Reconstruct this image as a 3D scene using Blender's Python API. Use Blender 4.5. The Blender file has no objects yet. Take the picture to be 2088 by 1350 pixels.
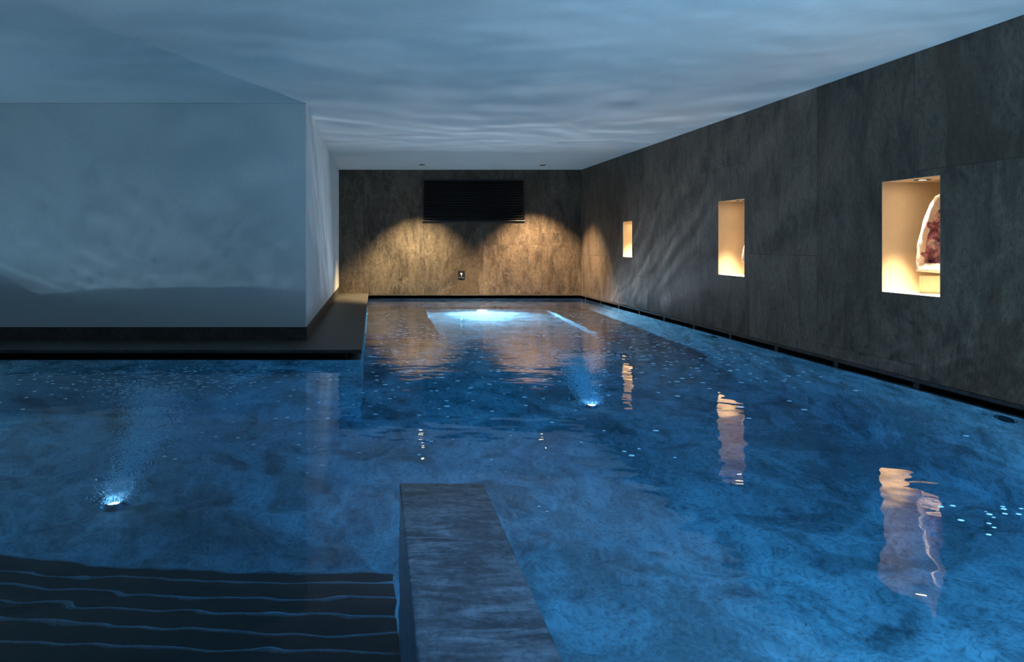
import bpy, bmesh, math, random
import numpy as np
from mathutils import Vector, Matrix, noise

random.seed(11)
rng = np.random.default_rng(5)
R = math.radians
sc = bpy.context.scene
C = sc.collection

# ------------------------------------------------------------------ camera
H = 1.14                       # eye height above the water (water level is z = 0)
cam = bpy.data.cameras.new('camera')
cam.sensor_width = 36.0
cam.lens = 36.0 * 1437.0 / 2088.0
cam.shift_x = (1044.0 - 764.0) / 2088.0
cam.shift_y = -(675.0 - 494.0) / 2088.0
cam.clip_start = 0.02
camo = bpy.data.objects.new('camera', cam)
C.objects.link(camo)
camo.location = (0, 0, H)
camo.rotation_euler = (R(90), 0, 0)
sc.camera = camo

# ------------------------------------------------------------------ world, exposure
w = bpy.data.worlds.new('world'); sc.world = w; w.use_nodes = True
w.node_tree.nodes['Background'].inputs[0].default_value = (0.0, 0.0, 0.0, 1)
w.node_tree.nodes['Background'].inputs[1].default_value = 0.0
sc.view_settings.view_transform = 'Standard'
sc.view_settings.look = 'None'
sc.view_settings.exposure = 0.0
sc.view_settings.gamma = 1.0
sc.view_settings.use_curve_mapping = False
sc.cycles.max_bounces = 9
sc.cycles.diffuse_bounces = 4
sc.cycles.glossy_bounces = 5
sc.cycles.use_adaptive_sampling = True
sc.cycles.adaptive_threshold = .015
sc.cycles.transmission_bounces = 8
sc.cycles.blur_glossy = 0.3
sc.cycles.sample_clamp_indirect = 6.0
sc.cycles.use_denoising = True

# ------------------------------------------------------------------ room measures
XR = 4.175      # stone wall on the right
YB = 14.25      # stone wall at the back
ZC = H + 1.465  # ceiling
XL = -5.6       # far left wall (outside the frame)
YF = -2.5       # wall behind the camera
XJ, YJ = -0.722, 7.42   # corner of the white wall block
ZL = 0.109      # top of the stone ledge
XE, YE = -0.125, 6.75   # ledge edge
DF = 2.2        # pool depth
YN = 1.12       # near edge of the pool

# ------------------------------------------------------------------ helpers
def link(name, me, mat=None, parent=None):
    o = bpy.data.objects.new(name, me)
    C.objects.link(o)
    if mat is not None:
        for m in (mat if isinstance(mat, (list, tuple)) else [mat]):
            me.materials.append(m)
    if parent is not None:
        o.parent = parent
    return o

def build(name, bm, mat=None, parent=None, smooth=False):
    bmesh.ops.recalc_face_normals(bm, faces=bm.faces[:])
    me = bpy.data.meshes.new(name)
    bm.to_mesh(me); bm.free()
    if smooth:
        me.polygons.foreach_set('use_smooth', [True] * len(me.polygons))
    return link(name, me, mat, parent)

def box(bm, x0, x1, y0, y1, z0, z1, bev=0.0, mi=0, seg=2):
    r = bmesh.ops.create_cube(bm, size=1.0)
    vs = r['verts']
    for v in vs:
        v.co = Vector((x0 + (v.co.x + .5) * (x1 - x0), y0 + (v.co.y + .5) * (y1 - y0), z0 + (v.co.z + .5) * (z1 - z0)))
    fs = list({f for v in vs for f in v.link_faces})
    for f in fs: f.material_index = mi
    if bev > 0:
        es = list({e for v in vs for e in v.link_edges})
        bmesh.ops.bevel(bm, geom=es, offset=bev, segments=seg, profile=0.5, affect='EDGES')
    return vs

def lathe(bm, prof, n=32, mi=0, M=None):
    rings = []
    for (r, z) in prof:
        if r < 1e-6:
            rings.append([bm.verts.new((0, 0, z))])
        else:
            rings.append([bm.verts.new((r * math.cos(2 * math.pi * k / n), r * math.sin(2 * math.pi * k / n), z)) for k in range(n)])
    for a, b in zip(rings, rings[1:]):
        for k in range(n):
            q = [a[k % len(a)], a[(k + 1) % len(a)], b[(k + 1) % len(b)], b[k % len(b)]]
            u = []
            for v in q:
                if v not in u: u.append(v)
            if len(u) >= 3:
                try:
                    f = bm.faces.new(u); f.material_index = mi; f.smooth = True
                except ValueError:
                    pass
    if M is not None:
        bmesh.ops.transform(bm, matrix=M, verts=[v for r in rings for v in r])

def tag(o, label=None, cat=None, group=None, kind=None):
    if label: o['label'] = label
    if cat: o['category'] = cat
    if group: o['group'] = group
    if kind: o['kind'] = kind
    return o

def empty(name, loc, rot=(0, 0, 0), label=None, cat=None, group=None):
    o = bpy.data.objects.new(name, None)
    C.objects.link(o)
    o.location = loc; o.rotation_euler = rot
    o.empty_display_size = 0.1
    return tag(o, label, cat, group)

def structure(o):
    o['kind'] = 'structure'
    return o

def copy_tree(o, parent=None):
    c = o.copy(); C.objects.link(c)
    if parent is not None: c.parent = parent
    for ch in list(o.children):
        copy_tree(ch, c)
    return c

# ------------------------------------------------------------------ materials
class NT:
    def __init__(s, name):
        s.m = bpy.data.materials.new(name); s.m.use_nodes = True
        s.t = s.m.node_tree; s.t.nodes.clear()
        s.out = s.n('ShaderNodeOutputMaterial')
    def n(s, ty, **kw):
        x = s.t.nodes.new(ty)
        for k, v in kw.items():
            setattr(x, k, v)
        return x
    def l(s, a, b): s.t.links.new(a, b)
    def val(s, node, i, v): node.inputs[i].default_value = v
    def coord(s, scale=(1, 1, 1), rot=(0, 0, 0)):
        g = s.n('ShaderNodeNewGeometry')
        mp = s.n('ShaderNodeMapping')
        s.val(mp, 'Scale', scale); s.val(mp, 'Rotation', rot)
        s.l(g.outputs['Position'], mp.inputs['Vector'])
        return mp.outputs['Vector']
    def noise(s, vec, scale, detail=6, rough=.55, dist=0.0):
        x = s.n('ShaderNodeTexNoise')
        s.val(x, 'Scale', scale); s.val(x, 'Detail', detail); s.val(x, 'Roughness', rough); s.val(x, 'Distortion', dist)
        s.l(vec, x.inputs['Vector'])
        return x.outputs[0]
    def ramp(s, fac, stops):
        x = s.n('ShaderNodeValToRGB')
        e = x.color_ramp.elements
        while len(e) < len(stops): e.new(0.5)
        for k, (p, c) in enumerate(stops):
            e[k].position = p
            e[k].color = (c[0], c[1], c[2], 1) if isinstance(c, (tuple, list)) else (c, c, c, 1)
        s.l(fac, x.inputs[0])
        return x.outputs[0]
    def mix(s, fac, a, b, mode='MIX'):
        x = s.n('ShaderNodeMix', data_type='RGBA', blend_type=mode)
        for sock, v in ((x.inputs[0], fac), (x.inputs[6], a), (x.inputs[7], b)):
            if hasattr(v, 'is_linked'): s.l(v, sock)
            elif isinstance(v, (int, float)): sock.default_value = v
            else: sock.default_value = (v[0], v[1], v[2], 1)
        return x.outputs[2]
    def math(s, op, a, b=None):
        x = s.n('ShaderNodeMath', operation=op)
        for sock, v in ((x.inputs[0], a), (x.inputs[1], b)):
            if v is None: continue
            if hasattr(v, 'is_linked'): s.l(v, sock)
            else: sock.default_value = v
        return x.outputs[0]
    def bsdf(s, color, rough=.6, metal=0.0, spec=.5, bump=None, bs=.3, bd=.01):
        b = s.n('ShaderNodeBsdfPrincipled')
        for k, v in (('Base Color', color), ('Roughness', rough)):
            if hasattr(v, 'is_linked'): s.l(v, b.inputs[k])
            elif k == 'Base Color': b.inputs[k].default_value = (v[0], v[1], v[2], 1)
            else: b.inputs[k].default_value = v
        b.inputs['Metallic'].default_value = metal
        b.inputs['Specular IOR Level'].default_value = spec
        if bump is not None:
            bn = s.n('ShaderNodeBump')
            s.val(bn, 'Strength', bs); s.val(bn, 'Distance', bd)
            s.l(bump, bn.inputs['Height'])
            s.l(bn.outputs[0], b.inputs['Normal'])
        s.l(b.outputs[0], s.out.inputs[0])
        return s.m

def simple(name, color, rough=.5, metal=0.0, spec=.5):
    return NT(name).bsdf(color, rough, metal, spec)

def emissive(name, color, strength):
    s = NT(name)
    e = s.n('ShaderNodeEmission')
    s.val(e, 'Color', (color[0], color[1], color[2], 1)); s.val(e, 'Strength', strength)
    s.l(e.outputs[0], s.out.inputs[0])
    return s.m

def slate(name, base, dark, light, rust, rough=.55, per_tile=True, streak=(7, 7, 1.3), bs=.5, bd=.012, spec=.4, rough_cleft=False):
    s = NT(name)
    g = s.n('ShaderNodeNewGeometry')
    off = s.n('ShaderNodeVectorMath', operation='MULTIPLY_ADD')
    s.l(g.outputs['Random Per Island'], off.inputs[0])
    off.inputs[1].default_value = (17.3, 9.1, 23.7) if per_tile else (0, 0, 0)
    s.l(g.outputs['Position'], off.inputs[2])
    P = off.outputs[0]
    def mapped(scale, rot):
        mp = s.n('ShaderNodeMapping'); s.val(mp, 'Scale', scale); s.val(mp, 'Rotation', rot); s.l(P, mp.inputs['Vector'])
        return mp.outputs[0]
    fib = s.noise(mapped(streak, (R(14), R(14), 0)), 3.2, 8, .66, .9)
    pv = mapped((1, 1, .42), (R(24), R(24), 0))
    cloud = s.noise(pv, 1.25, 10, .68, 1.9)
    fine = s.noise(mapped((1, 1, .55), (R(14), R(14), 0)), 34, 6, .72, .4)
    c = s.mix(s.ramp(cloud, [(.40, 0.0), (.57, 1.0)]), dark, base)
    c = s.mix(s.ramp(fib, [(.42, 0.0), (.72, 1.0)]), c, light)
    rb = s.noise(pv, .8, 9, .64, 1.1)
    c = s.mix(s.ramp(rb, [(.55, 0.0), (.60, .7)]), c, rust)
    c = s.mix(s.ramp(fine, [(.30, .75), (.52, 0.0)]), c, (dark[0] * .5, dark[1] * .5, dark[2] * .5))
    c = s.mix(s.ramp(fine, [(.58, .0), (.75, .5)]), c, (light[0] * 1.2, light[1] * 1.2, light[2] * 1.2))
    hh = s.math('ADD', s.math('MULTIPLY', fib, .6), s.math('MULTIPLY', fine, .5))
    hh = s.math('ADD', hh, s.math('MULTIPLY', cloud, .9))
    tone = s.n('ShaderNodeMapRange'); s.l(g.outputs['Random Per Island'], tone.inputs[0])
    s.val(tone, 'To Min', .85); s.val(tone, 'To Max', 1.15)
    c = s.mix(1.0, c, tone.outputs[0], 'MULTIPLY') if per_tile else c
    return s.bsdf(c, rough, 0, spec, hh, bs, bd)

M_slate = slate('slate_panels', (.116, .089, .063), (.047, .037, .028), (.170, .134, .096), (.058, .039, .023), .5, True, (2.4, 2.4, .9), 1.0, .022)
M_pool = slate('pool_stone', (.27, .285, .295), (.085, .09, .098), (.52, .53, .54), (.17, .17, .17), .6, False, (.8, .6, .8), .35, .01)
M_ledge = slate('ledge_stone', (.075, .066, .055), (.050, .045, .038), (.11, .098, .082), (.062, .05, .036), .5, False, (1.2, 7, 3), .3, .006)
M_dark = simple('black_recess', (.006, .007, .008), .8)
M_pier = slate('pier_stone_glints', (.14, .18, .215), (.06, .08, .10), (.36, .43, .49), (.09, .11, .13), .4, False, (1.2, 5, 3), .5, .01)  # pale bluish streaks stand in for ceiling light reflected by ripples

def plaster(name, col, scale=240, bs=.12, bd=.004):
    s = NT(name)
    p = s.coord()
    f = s.noise(p, scale, 3, .6)
    b = s.noise(p, 22, 4, .6)
    c = s.mix(s.ramp(b, [(.3, 0.0), (.7, 1.0)]), [x * .95 for x in col], col)
    return s.bsdf(c, .85, 0, .25, s.math('ADD', f, s.math('MULTIPLY', b, .5)), bs, bd)

M_white = plaster('white_render', (.78, .77, .75), 160, .25, .004)
M_ceil = plaster('ceiling_render', (.80, .80, .79), 200, .12, .003)
M_niche = plaster('niche_render', (.76, .63, .45), 120, .3, .004)
M_sill_lit = plaster('sill_lit_render', (.88, .80, .66), 120, .15, .003)  # kept paler than the niche walls, standing in for lamplight on it

# water: a clear dielectric body that swallows red light on the way through
s = NT('pool_water')
g = s.n('ShaderNodeBsdfGlass'); s.val(g, 'IOR', 1.33); s.val(g, 'Roughness', 0.0); s.val(g, 'Color', (1, 1, 1, 1))
s.l(g.outputs[0], s.out.inputs[0])
va = s.n('ShaderNodeVolumeAbsorption'); s.val(va, 'Color', (.28, .78, .955, 1)); s.val(va, 'Density', .42)
s.l(va.outputs[0], s.out.inputs['Volume'])
M_water = s.m

M_black_metal = simple('black_metal', (.012, .013, .016), .28, 0.0, .6)
M_slat = simple('slat_metal', (.010, .011, .014), .22, 0.6, .6)
M_steel = simple('brushed_steel', (.35, .36, .38), .35, 1.0)
M_pale = simple('pale_print', (.75, .75, .72), .6)
M_foam = simple('foam', (.92, .95, .98), .5)
M_spot = emissive('warm_lens', (1.0, .72, .40), 60)
M_nspot = emissive('niche_lens', (1.0, .74, .42), 45)
M_floor_lens = emissive('floor_lens', (.62, .82, 1.0), 2)
M_pool_lens = emissive('pool_lens', (.62, .82, 1.0), 55)

# ------------------------------------------------------------------ lights as functions (each lamp owns its light)
def area_light(name, parent, loc, direction, size, energy, color, caustic=True, spread=180):
    la = bpy.data.lights.new(name, 'AREA')
    la.shape = 'DISK'; la.size = size; la.energy = energy; la.color = color
    la.spread = R(spread)
    la.cycles.is_caustics_light = caustic
    o = bpy.data.objects.new(name, la); C.objects.link(o)
    o.parent = parent
    o.location = loc
    o.rotation_euler = Vector(direction).to_track_quat('-Z', 'Y').to_euler()
    return o

def spot_light(name, parent, loc, direction, angle, blend, energy, color, radius=.03):
    la = bpy.data.lights.new(name, 'SPOT')
    la.spot_size = R(angle); la.spot_blend = blend; la.energy = energy; la.color = color
    la.shadow_soft_size = radius
    o = bpy.data.objects.new(name, la); C.objects.link(o)
    o.parent = parent
    o.location = loc
    o.rotation_euler = Vector(direction).to_track_quat('-Z', 'Y').to_euler()
    return o

# ================================================================== the setting
# stone wall on the right, cut open for the three niches
NICHES = [(11.43, 11.85, .893, 1.486), (7.957, 8.564, H - .393, H + .495), (5.203, 5.802, H - .408, H + .497)]
def subtract(rects, hole):
    out = []
    a0, a1, b0, b1 = hole
    for (p0, p1, q0, q1) in rects:
        if p1 <= a0 or p0 >= a1 or q1 <= b0 or q0 >= b1:
            out.append((p0, p1, q0, q1)); continue
        if p0 < a0: out.append((p0, a0, q0, q1))
        if p1 > a1: out.append((a1, p1, q0, q1))
        m0, m1 = max(p0, a0), min(p1, a1)
        if q0 < b0: out.append((m0, m1, q0, b0))
        if q1 > b1: out.append((m0, m1, b1, q1))
    return out

GAP = .0016
ZW = .088
ys = [YF] + [5.45 + 1.2 * k for k in range(-6, 8) if 5.45 + 1.2 * k > YF + .3] + [YB]
hj = {5.45: H - .95, 4.25: H + .55, 3.05: H - .2, 1.85: H + .4, 6.65: H - .128, 7.85: H + .9, 9.05: None, 10.25: H - .54, 11.45: None, 12.65: H - .25, 13.85: H - .25}
bm = bmesh.new()
for a, b in zip(ys, ys[1:]):
    zj = None
    for k, v in hj.items():
        if abs(k - a) < .01: zj = v
    zz = [ZW, zj, ZC] if zj else [ZW, ZC]
    for c0, c1 in zip(zz, zz[1:]):
        rects = [(a + GAP, b - GAP, c0 + GAP, c1 - GAP)]
        for nn in NICHES:
            rects = subtract(rects, nn)
        # one closed island per tile: extrude the union of its rectangles
        sub = bmesh.new()
        for (p0, p1, q0, q1) in rects:
            box(sub, XR, XR + .03, p0, p1, q0, q1)
        bmesh.ops.remove_doubles(sub, verts=sub.verts[:], dist=1e-4)
        me = bpy.data.meshes.new('t'); sub.to_mesh(me); sub.free()
        bm.from_mesh(me); bpy.data.meshes.remove(me)
# grout backing behind the tiles
rects = [(YF, YB + .03, ZW + .004, ZC)]
for nn in NICHES: rects = subtract(rects, nn)
for (p0, p1, q0, q1) in rects:
    box(bm, XR + .002, XR + .05, p0, p1, q0, q1, mi=1)
wall_right = structure(build('wall_right', bm, [M_slate, M_dark]))

# stone wall at the back
bm = bmesh.new()
xb = [XJ - .1, -.218, 1.0, 2.19, 3.38, XR + .002]
hb = [None, None, None, H - .05, H + .18]
for (a, b), zj in zip(zip(xb, xb[1:]), hb):
    zz = [ZW, zj, ZC] if zj else [ZW, ZC]
    for c0, c1 in zip(zz, zz[1:]):
        box(bm, a + GAP, b - GAP, YB, YB + .03, c0 + GAP, c1 - GAP)
box(bm, XJ - .1, XR, YB + .002, YB + .05, ZW + .004, ZC, mi=1)
wall_back = structure(build('wall_back', bm, [M_slate, M_dark]))

# thin stone trim strip closing the foot of the stone walls above the overflow slot
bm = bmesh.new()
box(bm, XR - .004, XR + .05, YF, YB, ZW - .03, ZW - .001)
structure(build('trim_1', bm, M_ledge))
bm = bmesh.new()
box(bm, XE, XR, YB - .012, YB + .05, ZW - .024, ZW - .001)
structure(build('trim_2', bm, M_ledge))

# ceiling
bm = bmesh.new()
box(bm, XL - .2, XR + .9, YF - .2, YB + .2, ZC, ZC + .15)
structure(build('ceiling', bm, M_ceil))

# white block on the left with its dark skirting
bm = bmesh.new()
box(bm, XL - .1, XJ, YJ, YB + .05, ZL, ZC, bev=.006, seg=3)
structure(build('wall_left', bm, M_white))
bm = bmesh.new()
ZS = ZL + .138
vs = [(XL, YJ - .008), (XJ + .008, YJ - .008), (XJ + .008, YB - .001), (XJ - .05, YB - .001), (XJ - .05, YJ + .05), (XL, YJ + .05)]
bot = [bm.verts.new((x, y, ZL)) for x, y in vs]
top = [bm.verts.new((x, y, ZS)) for x, y in vs]
bm.faces.new(top); bm.faces.new(bot[::-1])
for k in range(len(vs)):
    j = (k + 1) % len(vs)
    bm.faces.new((bot[k], bot[j], top[j], top[k]))
structure(build('baseboard_left', bm, M_ledge))

# walls that close the room outside the frame
bm = bmesh.new(); box(bm, XL - .2, XL, YF, YJ + .1, -DF, ZC); structure(build('wall_far_left', bm, M_white))
bm = bmesh.new(); box(bm, XL - .2, XR + .3, YF - .2, YF, -.1, ZC); structure(build('wall_front', bm, M_white))

# ledge: a thin stone slab over a shadow gap
bm = bmesh.new()
TH = .03
vs = [(XL, YE), (XE, YE), (XE, YB + .02), (XJ - .2, YB + .02), (XJ - .2, YJ + .2), (XL, YJ + .2)]
bot = [bm.verts.new((x, y, ZL - TH)) for x, y in vs]
top = [bm.verts.new((x, y, ZL)) for x, y in vs]
bm.faces.new(top); bm.faces.new(bot[::-1])
for k in range(len(vs)):
    j = (k + 1) % len(vs)
    bm.faces.new((bot[k], bot[j], top[j], top[k]))
es = [e for e in bm.edges if all(v.co.z > ZL - .001 for v in e.verts)]
bmesh.ops.bevel(bm, geom=es, offset=.003, segments=2, affect='EDGES')
structure(build('floor_ledge', bm, M_ledge))
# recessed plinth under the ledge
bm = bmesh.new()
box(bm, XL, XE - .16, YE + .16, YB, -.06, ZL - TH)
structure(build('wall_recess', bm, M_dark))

# the pool basin
bm = bmesh.new()
box(bm, XL, XR + .5, YN - .3, YB + .3, -DF - .15, -DF)
structure(build('floor', bm, M_pool))
bm = bmesh.new()
box(bm, XR, XR + .075, YN, YB + .4, -DF, -.004, bev=.006)
structure(build('wall_basin_right', bm, M_pool))
bm = bmesh.new()
box(bm, XE - .06, XR + .08, YB, YB + .08, -DF, -.004, bev=.006)
structure(build('wall_basin_back', bm, M_pool))
bm = bmesh.new()
vs = [(XL, YE + .07), (XE - .008, YE + .07), (XE - .008, YB), (XE - .16, YB), (XE - .16, YE + .17), (XL, YE + .17)]
bot = [bm.verts.new((x, y, -DF)) for x, y in vs]
top = [bm.verts.new((x, y, -.004)) for x, y in vs]
bm.faces.new(top); bm.faces.new(bot[::-1])
for k in range(len(vs)):
    j = (k + 1) % len(vs)
    bm.faces.new((bot[k], bot[j], top[j], top[k]))
structure(build('wall_basin_left', bm, M_pool))
bm = bmesh.new()
box(bm, XL, XR + .1, YN - .2, YN, -DF, ZL, bev=.004)
structure(build('wall_basin_front', bm, M_pool))
bm = bmesh.new()
box(bm, XL, XR, YF, YN - .2, -.1, ZL)
structure(build('floor_deck', bm, M_ledge))
# overflow gutters behind the basin rim (dark inside)
bm = bmesh.new()
box(bm, XR + .30, XR + .34, YF, YB + .5, -.6, ZW + .02)
box(bm, XR + .05, XR + .34, YF, YB + .5, ZW + .02, ZW + .04)
box(bm, XR + .07, XR + .34, YF, YB + .5, -.40, -.36)
box(bm, XL, XR + .34, YB + .34, YB + .38, -.6, ZW + .02)
box(bm, XL, XR + .34, YB + .05, YB + .38, ZW + .02, ZW + .04)
box(bm, XL, XR + .34, YB + .07, YB + .38, -.40, -.36)
structure(build('wall_gutter', bm, M_dark))

# ================================================================== things
# --- lit niches ------------------------------------------------------------
NAMES = ['small glowing niche in the slate wall farthest from the viewer, narrow and empty',
         'middle glowing niche in the slate wall, a sliver of pale crystal at its right edge',
         'largest glowing niche in the slate wall, with the purple geode inside']
ND = .55
for (y0, y1, z0, z1), lab in zip(NICHES, NAMES):
    e = empty('wall_niche', (XR + .05, (y0 + y1) / 2, z0), (0, 0, 0), lab, 'niche', 'lit niches in the slate wall')
    cy, cz = (y0 + y1) / 2, z0
    bm = bmesh.new()
    a, b = y0 - cy + .003, y1 - cy - .003
    h = z1 - z0
    t = .014
    XF = -.0495                     # the render runs out flush with the slate face
    box(bm, XF, ND, b, b + t, -t, h + t)
    box(bm, XF, ND, a - t, a, -t, h + t)
    box(bm, ND, ND + t, a - t, b + t, -t, h + t)
    build('lining', bm, M_niche, e)
    bm = bmesh.new(); box(bm, XF, ND, a, b, -t, .003); build('sill', bm, M_sill_lit, e)
    bm = bmesh.new(); box(bm, XF, ND, a, b, h - .003, h + t); build('head', bm, M_niche, e)
    # the niche's own recessed lamp
    lx, ly = .14, .05
    L = empty('niche_downlight', (XR + lx, cy + ly, z1 - .003), (0, 0, 0),
              {0: 'tiny recessed lamp in the head of the small far niche',
               1: 'recessed lamp in the head of the middle niche',
               2: 'dark-rimmed recessed lamp in the head of the largest niche, above the geode'}[NAMES.index(lab)],
              'downlight', 'niche downlights')
    bm = bmesh.new(); lathe(bm, [(.038, -.001), (.042, -.006), (.055, -.005), (.056, 0)]); build('trim_ring', bm, M_black_metal, L)
    bm = bmesh.new(); lathe(bm, [(0, -.002), (.038, -.002)]); build('lens', bm, M_nspot, L)
    sc_ = h * (b - a) / (.9 * .6)
    spot_light('niche_light', L, (0, 0, -.02), (-.06, 0, -1), 46, .6, 330 * sc_, (1.0, .74, .44), .03)

# --- geodes on plinths -----------------------------------------------------
def smooth_profile(u):
    # half outline of a cathedral geode, u = 0 foot .. 1 tip : half width
    pts = [(0, .185), (.05, .205), (.15, .203), (.4, .175), (.65, .138), (.85, .098), (.94, .068), (.98, .04), (1.0, .0)]
    for (a, wa), (b, wb) in zip(pts, pts[1:]):
        if u <= b:
            f = (u - a) / (b - a)
            f2 = f * f * (3 - 2 * f) if a > .85 else f
            return wa + (wb - wa) * f2
    return 0.0

def geode_mats():
    s = NT('geode_rind')
    p = s.coord()
    n1 = s.noise(p, 60, 6, .6)
    c = s.mix(s.ramp(n1, [(.35, 0.0), (.65, 1.0)]), (.42, .36, .28), (.70, .62, .52))
    rind = s.bsdf(c, .8, 0, .3, n1, .6, .006)
    s = NT('geode_quartz')
    p = s.coord()
    n1 = s.noise(p, 90, 5, .6)
    c = s.mix(s.ramp(n1, [(.3, 0.0), (.7, 1.0)]), (.72, .56, .50), (.95, .88, .82))
    quartz = s.bsdf(c, .35, 0, .5, n1, .7, .006)
    s = NT('amethyst')
    p = s.coord()
    n1 = s.noise(p, 8.5, 7, .64, .3)
    c = s.ramp(n1, [(.32, (.07, .02, .06)), (.43, (.24, .08, .16)), (.52, (.42, .20, .27)), (.60, (.72, .50, .50)), (.72, (.92, .80, .76))])
    v = s.n('ShaderNodeTexVoronoi'); s.val(v, 'Scale', 70); s.l(p, v.inputs['Vector'])
    am = s.bsdf(c, .16, 0, .7, v.outputs['Distance'], .8, .006)
    return rind, quartz, am
M_rind, M_quartz, M_ameth = geode_mats()

def make_geode(seed, height=.66):
    rnd = random.Random(seed)
    # local axes: front face looks along -Y, stands on z = 0
    N, K = 34, 40
    def outline(k, inset=0.0):
        # k over the closed outline, angle-wise : returns (x, z)
        t = k / K
        if t < .5:
            u = t * 2; sgn = 1
        else:
            u = (1 - t) * 2; sgn = -1
        wob = 1 + .05 * noise.noise(Vector((u * 4 + seed, sgn * 2.0, 0)))
        hw = max(0.0, smooth_profile(u) * wob)
        lean = .02 * math.sin(u * 2.2 + seed)
        return Vector((sgn * hw + lean, 0, u * height))
    ring0 = [outline(k) for k in range(K)]
    cen = Vector((0, 0, height * .42))
    # rind : front rim to a rounded back
    bm = bmesh.new()
    rows = []
    for r in range(9):
        a = r / 8 * math.pi / 2
        dep, scl = math.sin(a) * .13, math.cos(a) ** .7
        row = []
        for p in ring0:
            q = cen + (p - cen) * max(scl, .02)
            q.y = dep
            q += Vector((q.x, 0, q.z - cen.z)).normalized() * .012 * noise.noise(q * 14 + Vector((seed, 0, 0))) if r < 8 else Vector()
            q.z = max(q.z, .0)
            row.append(bm.verts.new(q))
        rows.append(row)
    for a, b in zip(rows, rows[1:]):
        for k in range(K):
            bm.faces.new((a[k], a[(k + 1) % K], b[(k + 1) % K], b[k]))
    bm.faces.new(rows[-1])
    rind = bm
    # quartz lip : band between the outline and the cavity
    bm = bmesh.new()
    rows2 = []
    steps = [(1.0, 0.0), (.97, -.010), (.91, -.012), (.84, -.002), (.70, .030)]
    for (scl, dy) in steps:
        row = []
        for p in ring0:
            q = cen + (p - cen) * scl
            jit = noise.noise(p * 40 + Vector((scl * 9, seed, 0)))
            if scl < .95: q = cen + (p - cen) * (scl + .05 * noise.noise(p * 11 + Vector((seed, 3, 0))))
            q.y = dy + .006 * jit
            q += (p - cen).normalized() * .008 * jit * (1 if scl < 1 else 0)
            q.z = max(q.z, .0)
            row.append(bm.verts.new(q))
        rows2.append(row)
    for a, b in zip(rows2, rows2[1:]):
        for k in range(K):
            bm.faces.new((a[k], a[(k + 1) % K], b[(k + 1) % K], b[k]))
    lip = bm
    # crystal lined cavity
    bm = bmesh.new()
    GX, GZ = 64, 100
    grid = {}
    def lump(x, z):
        best = 9.0
        for (lx, lz, lr) in lumps:
            best = min(best, ((x - lx) ** 2 + (z - lz) ** 2) ** .5 / lr)
        return max(0.0, 1 - best * best) ** .5 if best < 1 else 0.0
    lumps = [(rnd.uniform(-.17, .17), rnd.uniform(.05, .6), rnd.uniform(.022, .055)) for _ in range(34)]
    for i in range(GX):
        for j in range(GZ):
            x = -.2 + .4 * i / (GX - 1); z = .035 + (height - .055) * j / (GZ - 1)
            hw_ = smooth_profile(z / height) * .97
            ed = min((hw_ - abs(x)) / .08, (z - .0) / .08, (height - z) / .08)
            if ed < 0: continue
            dep = .012 + .075 * min(1, ed) ** .6
            dep -= .045 * lump(x, z)
            dep += .016 * noise.noise(Vector((x * 26, seed, z * 26))) + rnd.uniform(-.0035, .0035)
            grid[i, j] = bm.verts.new((x + rnd.uniform(-.001, .001), dep, z + rnd.uniform(-.001, .001)))
    for (i, j) in list(grid):
        q = [(i, j), (i + 1, j), (i + 1, j + 1), (i, j + 1)]
        if all(k in grid for k in q):
            a, b, c, d = [grid[k] for k in q]
            bm.faces.new((a, b, c)); bm.faces.new((a, c, d))
    return rind, lip, bm

def geode(loc, rotz, label, seed, zsill, scale=1.0):
    e = empty('amethyst_geode', loc, (0, 0, rotz), label, 'geode', 'geodes in the niches')
    e.scale = (scale,) * 3
    a, b, c = make_geode(seed)
    build('rind', a, M_rind, e, True)
    tag(build('quartz_rim', b, M_quartz, e, True), 'pale pinkish quartz rim')
    tag(build('crystal_lining', c, M_ameth, e), 'purple crystals lining the hollow')
    return e

def plinth(x, y, z0, hgt, rotz, label):
    bm = bmesh.new()
    box(bm, -.17, .20, .012, .125, 0, hgt, bev=.006)
    o = build('plinth', bm, M_niche)
    o.location = (x, y, z0); o.rotation_euler = (0, 0, rotz)
    return tag(o, label, 'plinth', 'plinths under the geodes')

zs = NICHES[2][2]
geode((4.472, 5.49, zs + .145), R(-32), 'purple amethyst geode with a pale rim standing on a plinth in the largest niche', 3, zs)
plinth(4.472, 5.49, zs, .145, R(-32), 'sand coloured plinth under the purple geode in the largest niche')
zs = NICHES[1][2]
geode((4.49, 8.22, zs + .13), R(-32), 'pale pink geode just showing at the right edge of the middle niche', 7, zs)
plinth(4.49, 8.22, zs, .13, R(-32), 'sand coloured plinth just showing at the right edge of the middle niche')

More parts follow.
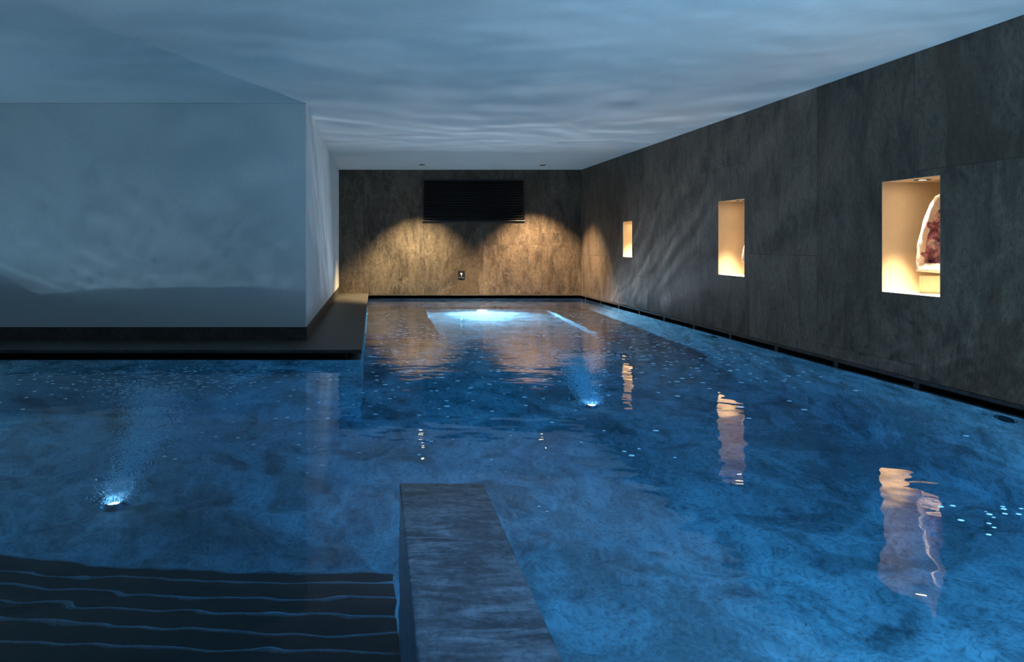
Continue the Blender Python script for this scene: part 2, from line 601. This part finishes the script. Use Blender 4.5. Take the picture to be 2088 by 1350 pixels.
# --- louvred vent ----------------------------------------------------------
vx0, vx1, vz0, vz1 = .962, 3.034, H + .4066, H + 1.279
ve = empty('air_vent', ((vx0 + vx1) / 2, YB, vz0), (0, 0, 0), 'wide black louvred air vent high on the back slate wall', 'vent')
hw, hh = (vx1 - vx0) / 2, vz1 - vz0
bm = bmesh.new()
f = .036
box(bm, -hw, hw, -.022, -.001, 0, f, .003); box(bm, -hw, hw, -.022, -.001, hh - f, hh, .003)
box(bm, -hw, -hw + f, -.022, -.001, f, hh - f, .003); box(bm, hw - f, hw, -.022, -.001, f, hh - f, .003)
build('frame', bm, M_black_metal, ve)
bm = bmesh.new(); box(bm, -hw + f, hw - f, -.006, -.001, f, hh - f); build('backing', bm, M_dark, ve)
slat_me = None
NS = 15
for k in range(NS):
    zc = f + (hh - 2 * f) * (k + .5) / NS
    if slat_me is None:
        bm = bmesh.new()
        # rounded-nose blade, tilted
        prof = []
        for t in range(9):
            a = -math.pi / 2 + math.pi * t / 8
            prof.append((-.012 - .007 * math.cos(a), .007 * math.sin(a)))
        prof += [(.008, .007), (.008, -.007)]
        rot = Matrix.Rotation(R(-28), 2)
        prof = [rot @ Vector(p) for p in prof]
        L0 = [bm.verts.new((-hw + f, p[0] - .013, p[1])) for p in prof]
        L1 = [bm.verts.new((hw - f, p[0] - .013, p[1])) for p in prof]
        n = len(prof)
        for q in range(n):
            bm.faces.new((L0[q], L0[(q + 1) % n], L1[(q + 1) % n], L1[q]))
        bm.faces.new(L0); bm.faces.new(L1[::-1])
        o = build('slat', bm, M_slat, ve); slat_me = o.data
    else:
        o = link('slat', slat_me, None, ve)
    o.location = (0, 0, zc)

# --- wall control ----------------------------------------------------------
pe = empty('wall_switch', (1.752, YB, H - .655), (0, 0, 0), 'small black switch plate with a pale light symbol on the back wall', 'switch')
bm = bmesh.new(); box(bm, -.066, .066, -.014, -.0005, -.078, .078, .004); build('plate', bm, M_black_metal, pe)
bm = bmesh.new(); box(bm, -.058, .058, -.018, -.0135, -.072, -.052, .002); build('rocker', bm, simple('grey_plastic', (.05, .055, .06), .5), pe)
bm = bmesh.new()
lathe(bm, [(0, 0), (.004, 0), (.018, .016), (.022, .032), (.018, .042), (.0, .046)], 20, M=Matrix.Diagonal((1, .12, 1, 1)))
box(bm, -.006, .006, -.002, .002, -.014, -.002)
bmesh.ops.transform(bm, matrix=Matrix.Translation((0, -.0155, -.012)), verts=bm.verts[:])
build('symbol', bm, M_pale, pe)

# --- two downlights in the ceiling ----------------------------------------
for k, (x, y, lab) in enumerate([(.894, 13.30, 'left recessed ceiling downlight in front of the back slate wall'),
                                 (3.19, 13.38, 'right recessed ceiling downlight, nearer the niche wall')]):
    L = empty('ceiling_downlight', (x, y, ZC), (0, 0, 0), lab, 'downlight', 'ceiling downlights by the back wall')
    bm = bmesh.new(); lathe(bm, [(.040, -.002), (.043, -.012), (.056, -.010), (.058, 0)]); build('trim_ring', bm, M_black_metal, L)
    bm = bmesh.new(); lathe(bm, [(0, -.003), (.040, -.003)]); build('lens', bm, M_spot, L)
    spot_light('downlight_beam', L, (0, 0, -.02), (0, .06, -1), 86, .6, [1250, 1350][k], [(1.0, .76, .42), (1.0, .66, .36)][k], .035)

# added unseen cool fill lamp over the pier, stands in for ceiling bounce
L = empty('ceiling_downlight', (.40, 2.35, ZC), (0, 0, 0), 'added unseen cool fill lamp in the ceiling over the stone pier', 'downlight', 'added fill lamps over the pier')
bm = bmesh.new(); lathe(bm, [(.040, -.002), (.043, -.012), (.056, -.010), (.058, 0)]); build('trim_ring', bm, M_black_metal, L)
bm = bmesh.new(); lathe(bm, [(0, -.003), (.040, -.003)]); build('lens', bm, emissive('cool_fill_lens', (.45, .75, 1.0), 20), L)
spot_light('downlight_beam', L, (0, 0, -.02), (0, 0, -1), 46, 1.0, 120, (.14, .46, 1.0), .035)

# --- stone pier ------------------------------------------------------------
bm = bmesh.new()
box(bm, .116, .512, YN + .002, 3.32, -DF, .006, bev=.010, seg=3)
tag(build('stone_pier', bm, M_pier), 'grey stone pier with its top just under the water, beside the dark steps', 'pier')

# --- submerged steps -------------------------------------------------------
st = empty('pool_steps', (-2.7, YN, -DF), (0, 0, 0), 'dark submerged stone steps going down into the pool left of the pier', 'steps')
NSTEP, RISE, GO = 12, .17, .27
ylast = 4.34
M_nosing_lit = slate('nosing_lit_stone', (.20, .21, .22), (.14, .145, .155), (.28, .29, .31), (.18, .18, .18), .6, False, (2, 6, 3), .2, .004)  # paler edge colour stands in for pool light caught along each step
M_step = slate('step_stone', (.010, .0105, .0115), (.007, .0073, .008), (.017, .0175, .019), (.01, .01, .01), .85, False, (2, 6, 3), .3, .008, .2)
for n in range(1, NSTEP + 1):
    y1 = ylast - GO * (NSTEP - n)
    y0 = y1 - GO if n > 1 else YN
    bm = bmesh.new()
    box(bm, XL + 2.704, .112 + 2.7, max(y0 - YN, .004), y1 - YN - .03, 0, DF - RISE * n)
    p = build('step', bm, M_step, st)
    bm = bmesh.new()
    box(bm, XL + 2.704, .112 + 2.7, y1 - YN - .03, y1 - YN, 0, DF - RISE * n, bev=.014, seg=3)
    tag(build('nosing_lit_edge', bm, M_nosing_lit, p), 'front edge of the step, coloured paler as if catching light')

# --- low stone bench along the back of the pool ----------------------------
bm = bmesh.new()
vs = [(XE - .006, YB - .001), (XE - .006, 10.75), (.98, 10.75), (.98, 14.0), (3.40, 14.0), (3.40, 10.75), (XR - .001, 10.75), (XR - .001, YB - .001)]
bot = [bm.verts.new((x, y, -DF)) for x, y in vs]
top = [bm.verts.new((x, y, -1.80)) for x, y in vs]
bm.faces.new(top); bm.faces.new(bot[::-1])
for k in range(len(vs)):
    j = (k + 1) % len(vs)
    bm.faces.new((bot[k], bot[j], top[j], top[k]))
tag(build('underwater_bench', bm, M_pool), 'low U-shaped stone bench under water around the bright pool lamp', 'bench')

# --- pool lamps ------------------------------------------------------------
def pool_lamp(loc, direction, label, energy, color, visible_strength=True, size=.17):
    e = empty('pool_lamp', loc, Vector(direction).to_track_quat('Z', 'Y').to_euler(), label, 'pool lamp', 'underwater pool lamps')
    bm = bmesh.new(); lathe(bm, [(.088, .0), (.088, .014), (.098, .018), (.116, .012), (.118, 0)], 40); build('bezel', bm, M_steel, e)
    bm = bmesh.new(); lathe(bm, [(.0, .012), (.06, .011), (.088, .006)], 40); build('lens', bm, M_pool_lens, e)
    o = area_light('pool_lamp_light', e, (0, 0, .03), (0, 0, 1), size, energy, color)
    return e
BLUE = (.30, .68, 1.0)
PALE = (.72, .85, 1.0)
pool_lamp((2.12, 14.0, -2.0), (0, -1, -.42), 'bright round underwater lamp glowing in the bench below the vent', 560, PALE)
pool_lamp((2.3, YN, -.75), (0.1, 1, -.25), 'underwater lamp in the near pool wall right of the pier, outside the picture', 200, BLUE)
pool_lamp((XL, 6.3, -.75), (1, -.25, 0), 'underwater lamp in the left pool wall, outside the picture', 52, BLUE)

# lamps let into the pool floor under the two bubble columns
def floor_lamp(loc, label, energy, spread=125, sink=.052):
    e = empty('floor_jet_lamp', loc, (0, 0, 0), label, 'pool lamp', 'lamps under the bubble columns')
    bm = bmesh.new(); lathe(bm, [(.052, .004), (.055, .10), (.064, .104), (.068, .098), (.070, .012), (.095, .006), (.098, 0)], 32); build('nozzle_tube', bm, M_steel, e)
    bm = bmesh.new(); lathe(bm, [(.0, .008), (.03, .008), (.052, .004)], 32); build('lens', bm, M_floor_lens, e)
    area_light('floor_lamp_light', e, (0, 0, sink), (0, 0, 1), .09, energy, (.46, .74, 1.0), True, spread)
    return e
floor_lamp((-1.90, 5.12, -DF), 'round lamp in the pool floor at the foot of the left bubble column', 38, 92)
floor_lamp((2.20, 7.15, -DF), 'round lamp in the pool floor at the foot of the right bubble column', 44)
floor_lamp((2.95, 2.95, -DF), 'round lamp in the pool floor near the right wall, below the picture', 38, 165, .11)

# --- nozzles in the right pool wall ----------------------------------------
for (x, y, z, lab) in [(XR, 4.66, -.15, 'dark round nozzle in the lit pool wall, nearest the viewer'),
                       (XR, 8.65, -.17, 'dark round nozzle in the lit pool wall, farther back below the far niche')]:
    e = empty('pool_nozzle', (x, y, z), Vector((-1, 0, 0)).to_track_quat('Z', 'Y').to_euler(), lab, 'nozzle', 'round nozzles in the pool wall')
    bm = bmesh.new(); lathe(bm, [(.060, .002), (.060, .010), (.070, .013), (.080, .010), (.082, 0)], 32); build('rim', bm, M_black_metal, e)
    bm = bmesh.new(); lathe(bm, [(0, .003), (.060, .003)], 32); build('mouth', bm, M_dark, e)

# --- brackets in the overflow slot -----------------------------------------
first = None
yk = 2.6
while yk < 14.0:
    if first is None:
        bm = bmesh.new(); box(bm, -.0, .05, -.03, .03, 0, ZW - .028)
        o = build('slot_bracket', bm, simple('bracket_grey', (.03, .034, .04), .5)); first = o
    else:
        o = first.copy(); C.objects.link(o)
    o.location = (XR + .012, yk, -.002)
    tag(o, 'small grey support block in the dark overflow slot under the niche wall', 'bracket', 'support blocks in the overflow slot')
    yk += .95

# ================================================================== water
x0, x1, y0, y1 = XL + .0005, XR + .068, YN + .0005, YB + .072
nx, ny = int((x1 - x0) / .021), int((y1 - y0) / .021)
gx = np.linspace(x0, x1, nx); gy = np.linspace(y0, y1, ny)
X, Y = np.meshgrid(gx, gy)
Z = np.zeros_like(X)
for k in range(110):
    lam = .085 * (1.6 / .085) ** rng.random()
    th = rng.normal(math.pi / 2, .55) if rng.random() < .75 else rng.random() * 2 * math.pi
    slope = .0009 if lam > .5 else (.0015 if lam > .22 else .0021)
    kx, ky = 2 * math.pi / lam * math.cos(th), 2 * math.pi / lam * math.sin(th)
    Z += slope * lam / (2 * math.pi) * np.sin(kx * X + ky * Y + rng.random() * 6.283)
def water_z(x, y):
    i = min(nx - 1, max(0, int((x - x0) / (x1 - x0) * (nx - 1) + .5)))
    j = min(ny - 1, max(0, int((y - y0) / (y1 - y0) * (ny - 1) + .5)))
    return float(Z[j, i])
co = np.stack([X.ravel(), Y.ravel(), Z.ravel()], 1)
idx = np.arange(nx * ny).reshape(ny, nx)
quads = np.stack([idx[:-1, :-1].ravel(), idx[:-1, 1:].ravel(), idx[1:, 1:].ravel(), idx[1:, :-1].ravel()], 1)
rim = np.concatenate([idx[0, :], idx[1:, -1], idx[-1, -2::-1], idx[-2:0:-1, 0]])
nb = len(co)
low = co[rim].copy(); low[:, 2] = -DF - .03
co = np.concatenate([co, low])
m = len(rim)
side = np.stack([np.roll(rim, -1), rim, nb + np.arange(m), nb + (np.arange(m) + 1) % m], 1)
me = bpy.data.meshes.new('pool_water')
nq = len(quads) + len(side)
me.vertices.add(len(co)); me.vertices.foreach_set('co', co.ravel().astype(np.float32))
me.loops.add(nq * 4 + m)
allv = np.concatenate([quads.ravel(), side.ravel(), (nb + np.arange(m))[::-1]])
me.loops.foreach_set('vertex_index', allv.astype(np.int32))
me.polygons.add(nq + 1)
me.polygons.foreach_set('loop_start', np.concatenate([np.arange(nq) * 4, [nq * 4]]).astype(np.int32))
sm = np.ones(nq + 1, bool); sm[len(quads):] = False
me.polygons.foreach_set('use_smooth', sm)
me.update(calc_edges=True); me.validate()
water = link('pool_water', me, M_water)
tag(water, 'dark blue pool water with small ripples and warm niche reflections', 'water', kind='stuff')
water.cycles.is_caustics_caster = True
for o in bpy.data.objects:
    if o.name.split('.')[0] in ('ceiling', 'wall_left', 'wall_right', 'wall_back', 'wall_far_left', 'wall_front'):
        o.cycles.is_caustics_receiver = True

# ================================================================== bubbles
def foam_mat():
    s = NT('bubble_film')
    d = s.n('ShaderNodeBsdfDiffuse'); s.val(d, 'Color', (1.0, 1.0, 1.0, 1))
    t = s.n('ShaderNodeBsdfTranslucent'); s.val(t, 'Color', (1.0, 1.0, 1.0, 1))
    m = s.n('ShaderNodeMixShader'); s.val(m, 0, .6)
    s.l(d.outputs[0], m.inputs[1]); s.l(t.outputs[0], m.inputs[2]); s.l(m.outputs[0], s.out.inputs[0])
    return s.m
M_bubble = foam_mat()

def dome(n=10, rings=3):
    vs, fs = [(0, 0, 1.0)], []
    for r in range(1, rings + 1):
        a = r / rings * math.pi / 2
        for k in range(n):
            vs.append((math.sin(a) * math.cos(2 * math.pi * k / n), math.sin(a) * math.sin(2 * math.pi * k / n), math.cos(a)))
    for k in range(n):
        fs.append((0, 1 + k, 1 + (k + 1) % n))
        for r in range(rings - 1):
            p, q = 1 + r * n, 1 + (r + 1) * n
            fs.append((p + k, q + k, q + (k + 1) % n, p + (k + 1) % n))
    return vs, fs
DV, DFc = dome()
pts = []
def field(n, fn, r0, r1):
    for _ in range(n):
        x, y = fn()
        if y < YN + .3 or y > 13.5 or x > XR - .05 or (x < XE + .05 and y > YE - .05) or x < XL + .2: continue
        pts.append((x, y, random.uniform(r0, r1)))
G, U = random.gauss, random.uniform
field(260, lambda: (G(-1.72, .26), G(5.55, .22)), .006, .013)       # where the left bubble column breaks the surface
field(200, lambda: (G(-1.75, .75), G(5.9, .40)), .008, .016)
field(60, lambda: (U(-3.6, -.3), U(5.9, 6.7)), .006, .012)
field(260, lambda: (G(2.12, .24), G(7.15, .20)), .007, .014)        # and the right one
field(600, lambda: (U(-.05, 3.9), G(7.5, 1.1)), .009, .019)
field(190, lambda: (U(.1, 3.6), U(8.4, 11.2)), .011, .021)
field(70, lambda: (U(-1.3, 1.6), U(3.6, 5.6)), .006, .013)
field(14, lambda: (U(-.6, .9), U(2.9, 3.6)), .004, .006)
field(34, lambda: (U(2.35, 3.1), G(2.9, .09)), .005, .010)
pts.sort(key=lambda p: -p[2] / p[1])
me = bpy.data.meshes.new('surface_bubble'); me.from_pydata(DV, [], DFc); me.materials.append(M_bubble)
for (x, y, r) in pts[:300]:
    o = bpy.data.objects.new('surface_bubble', me); C.objects.link(o)
    o.scale = (r * 1.3, r, r * 1.1)
    o.location = (x, y, water_z(x, y) - r * 1.1 - .0008)
    tag(o, 'small white bubble floating on the dark blue pool water', 'bubble', 'bubbles floating on the pool')
V, F = [], []
for (x, y, r) in pts[300:]:
    z = water_z(x, y) - r * 1.1 - .0008
    b = len(V)
    V += [(x + a * r * 1.3, y + c * r, z + d * r * 1.1) for a, c, d in DV]
    F += [tuple(i + b for i in f) for f in DFc]
me = bpy.data.meshes.new('bubble_scatter'); me.from_pydata(V, [], F)
bs_ = link('bubble_scatter', me, M_bubble); 
tag(bs_, 'many tiny white bubbles scattered over the pool surface', 'bubbles', kind='stuff')

OV = [(1, 0, 0), (-1, 0, 0), (0, 1, 0), (0, -1, 0), (0, 0, 1), (0, 0, -1)]
OF = [(0, 2, 4), (2, 1, 4), (1, 3, 4), (3, 0, 4), (2, 0, 5), (1, 2, 5), (3, 1, 5), (0, 3, 5)]
def plume(base, top, r0, r1, n, bend, label):
    V, F = [], []
    base, top = Vector(base), Vector(top)
    for _ in range(n):
        f = random.random()
        c = base.lerp(top, f) + Vector(bend) * math.sin(f * math.pi)
        rr = r0 + (r1 - r0) * f
        sx, sy = G(0, rr), G(0, rr)
        p = c + Vector((sx, sy, 0))
        if p.z > -.03: continue
        r = U(.0035, .0068)
        b = len(V)
        V += [(p.x + a * r, p.y + q * r, p.z + d * r * .8) for a, q, d in OV]
        F += [tuple(i + b for i in t) for t in OF]
    me = bpy.data.meshes.new('bubble_column'); me.from_pydata(V, [], F)
    me.polygons.foreach_set('use_smooth', [True] * len(F))
    return tag(link('bubble_column', me, M_foam), label, 'bubble column', 'bubble columns in the pool', 'stuff')
plume((-1.90, 5.12, -DF + .11), (-1.72, 5.5, 0), .05, .15, 15000, (.10, 0, 0), 'bright white bubble column rising in the left part of the pool in front of the white wall')
plume((2.20, 7.15, -DF + .11), (2.10, 7.15, 0), .05, .15, 15000, (-.04, 0, 0), 'bright white bubble column rising in the middle of the pool near the far niche reflection')
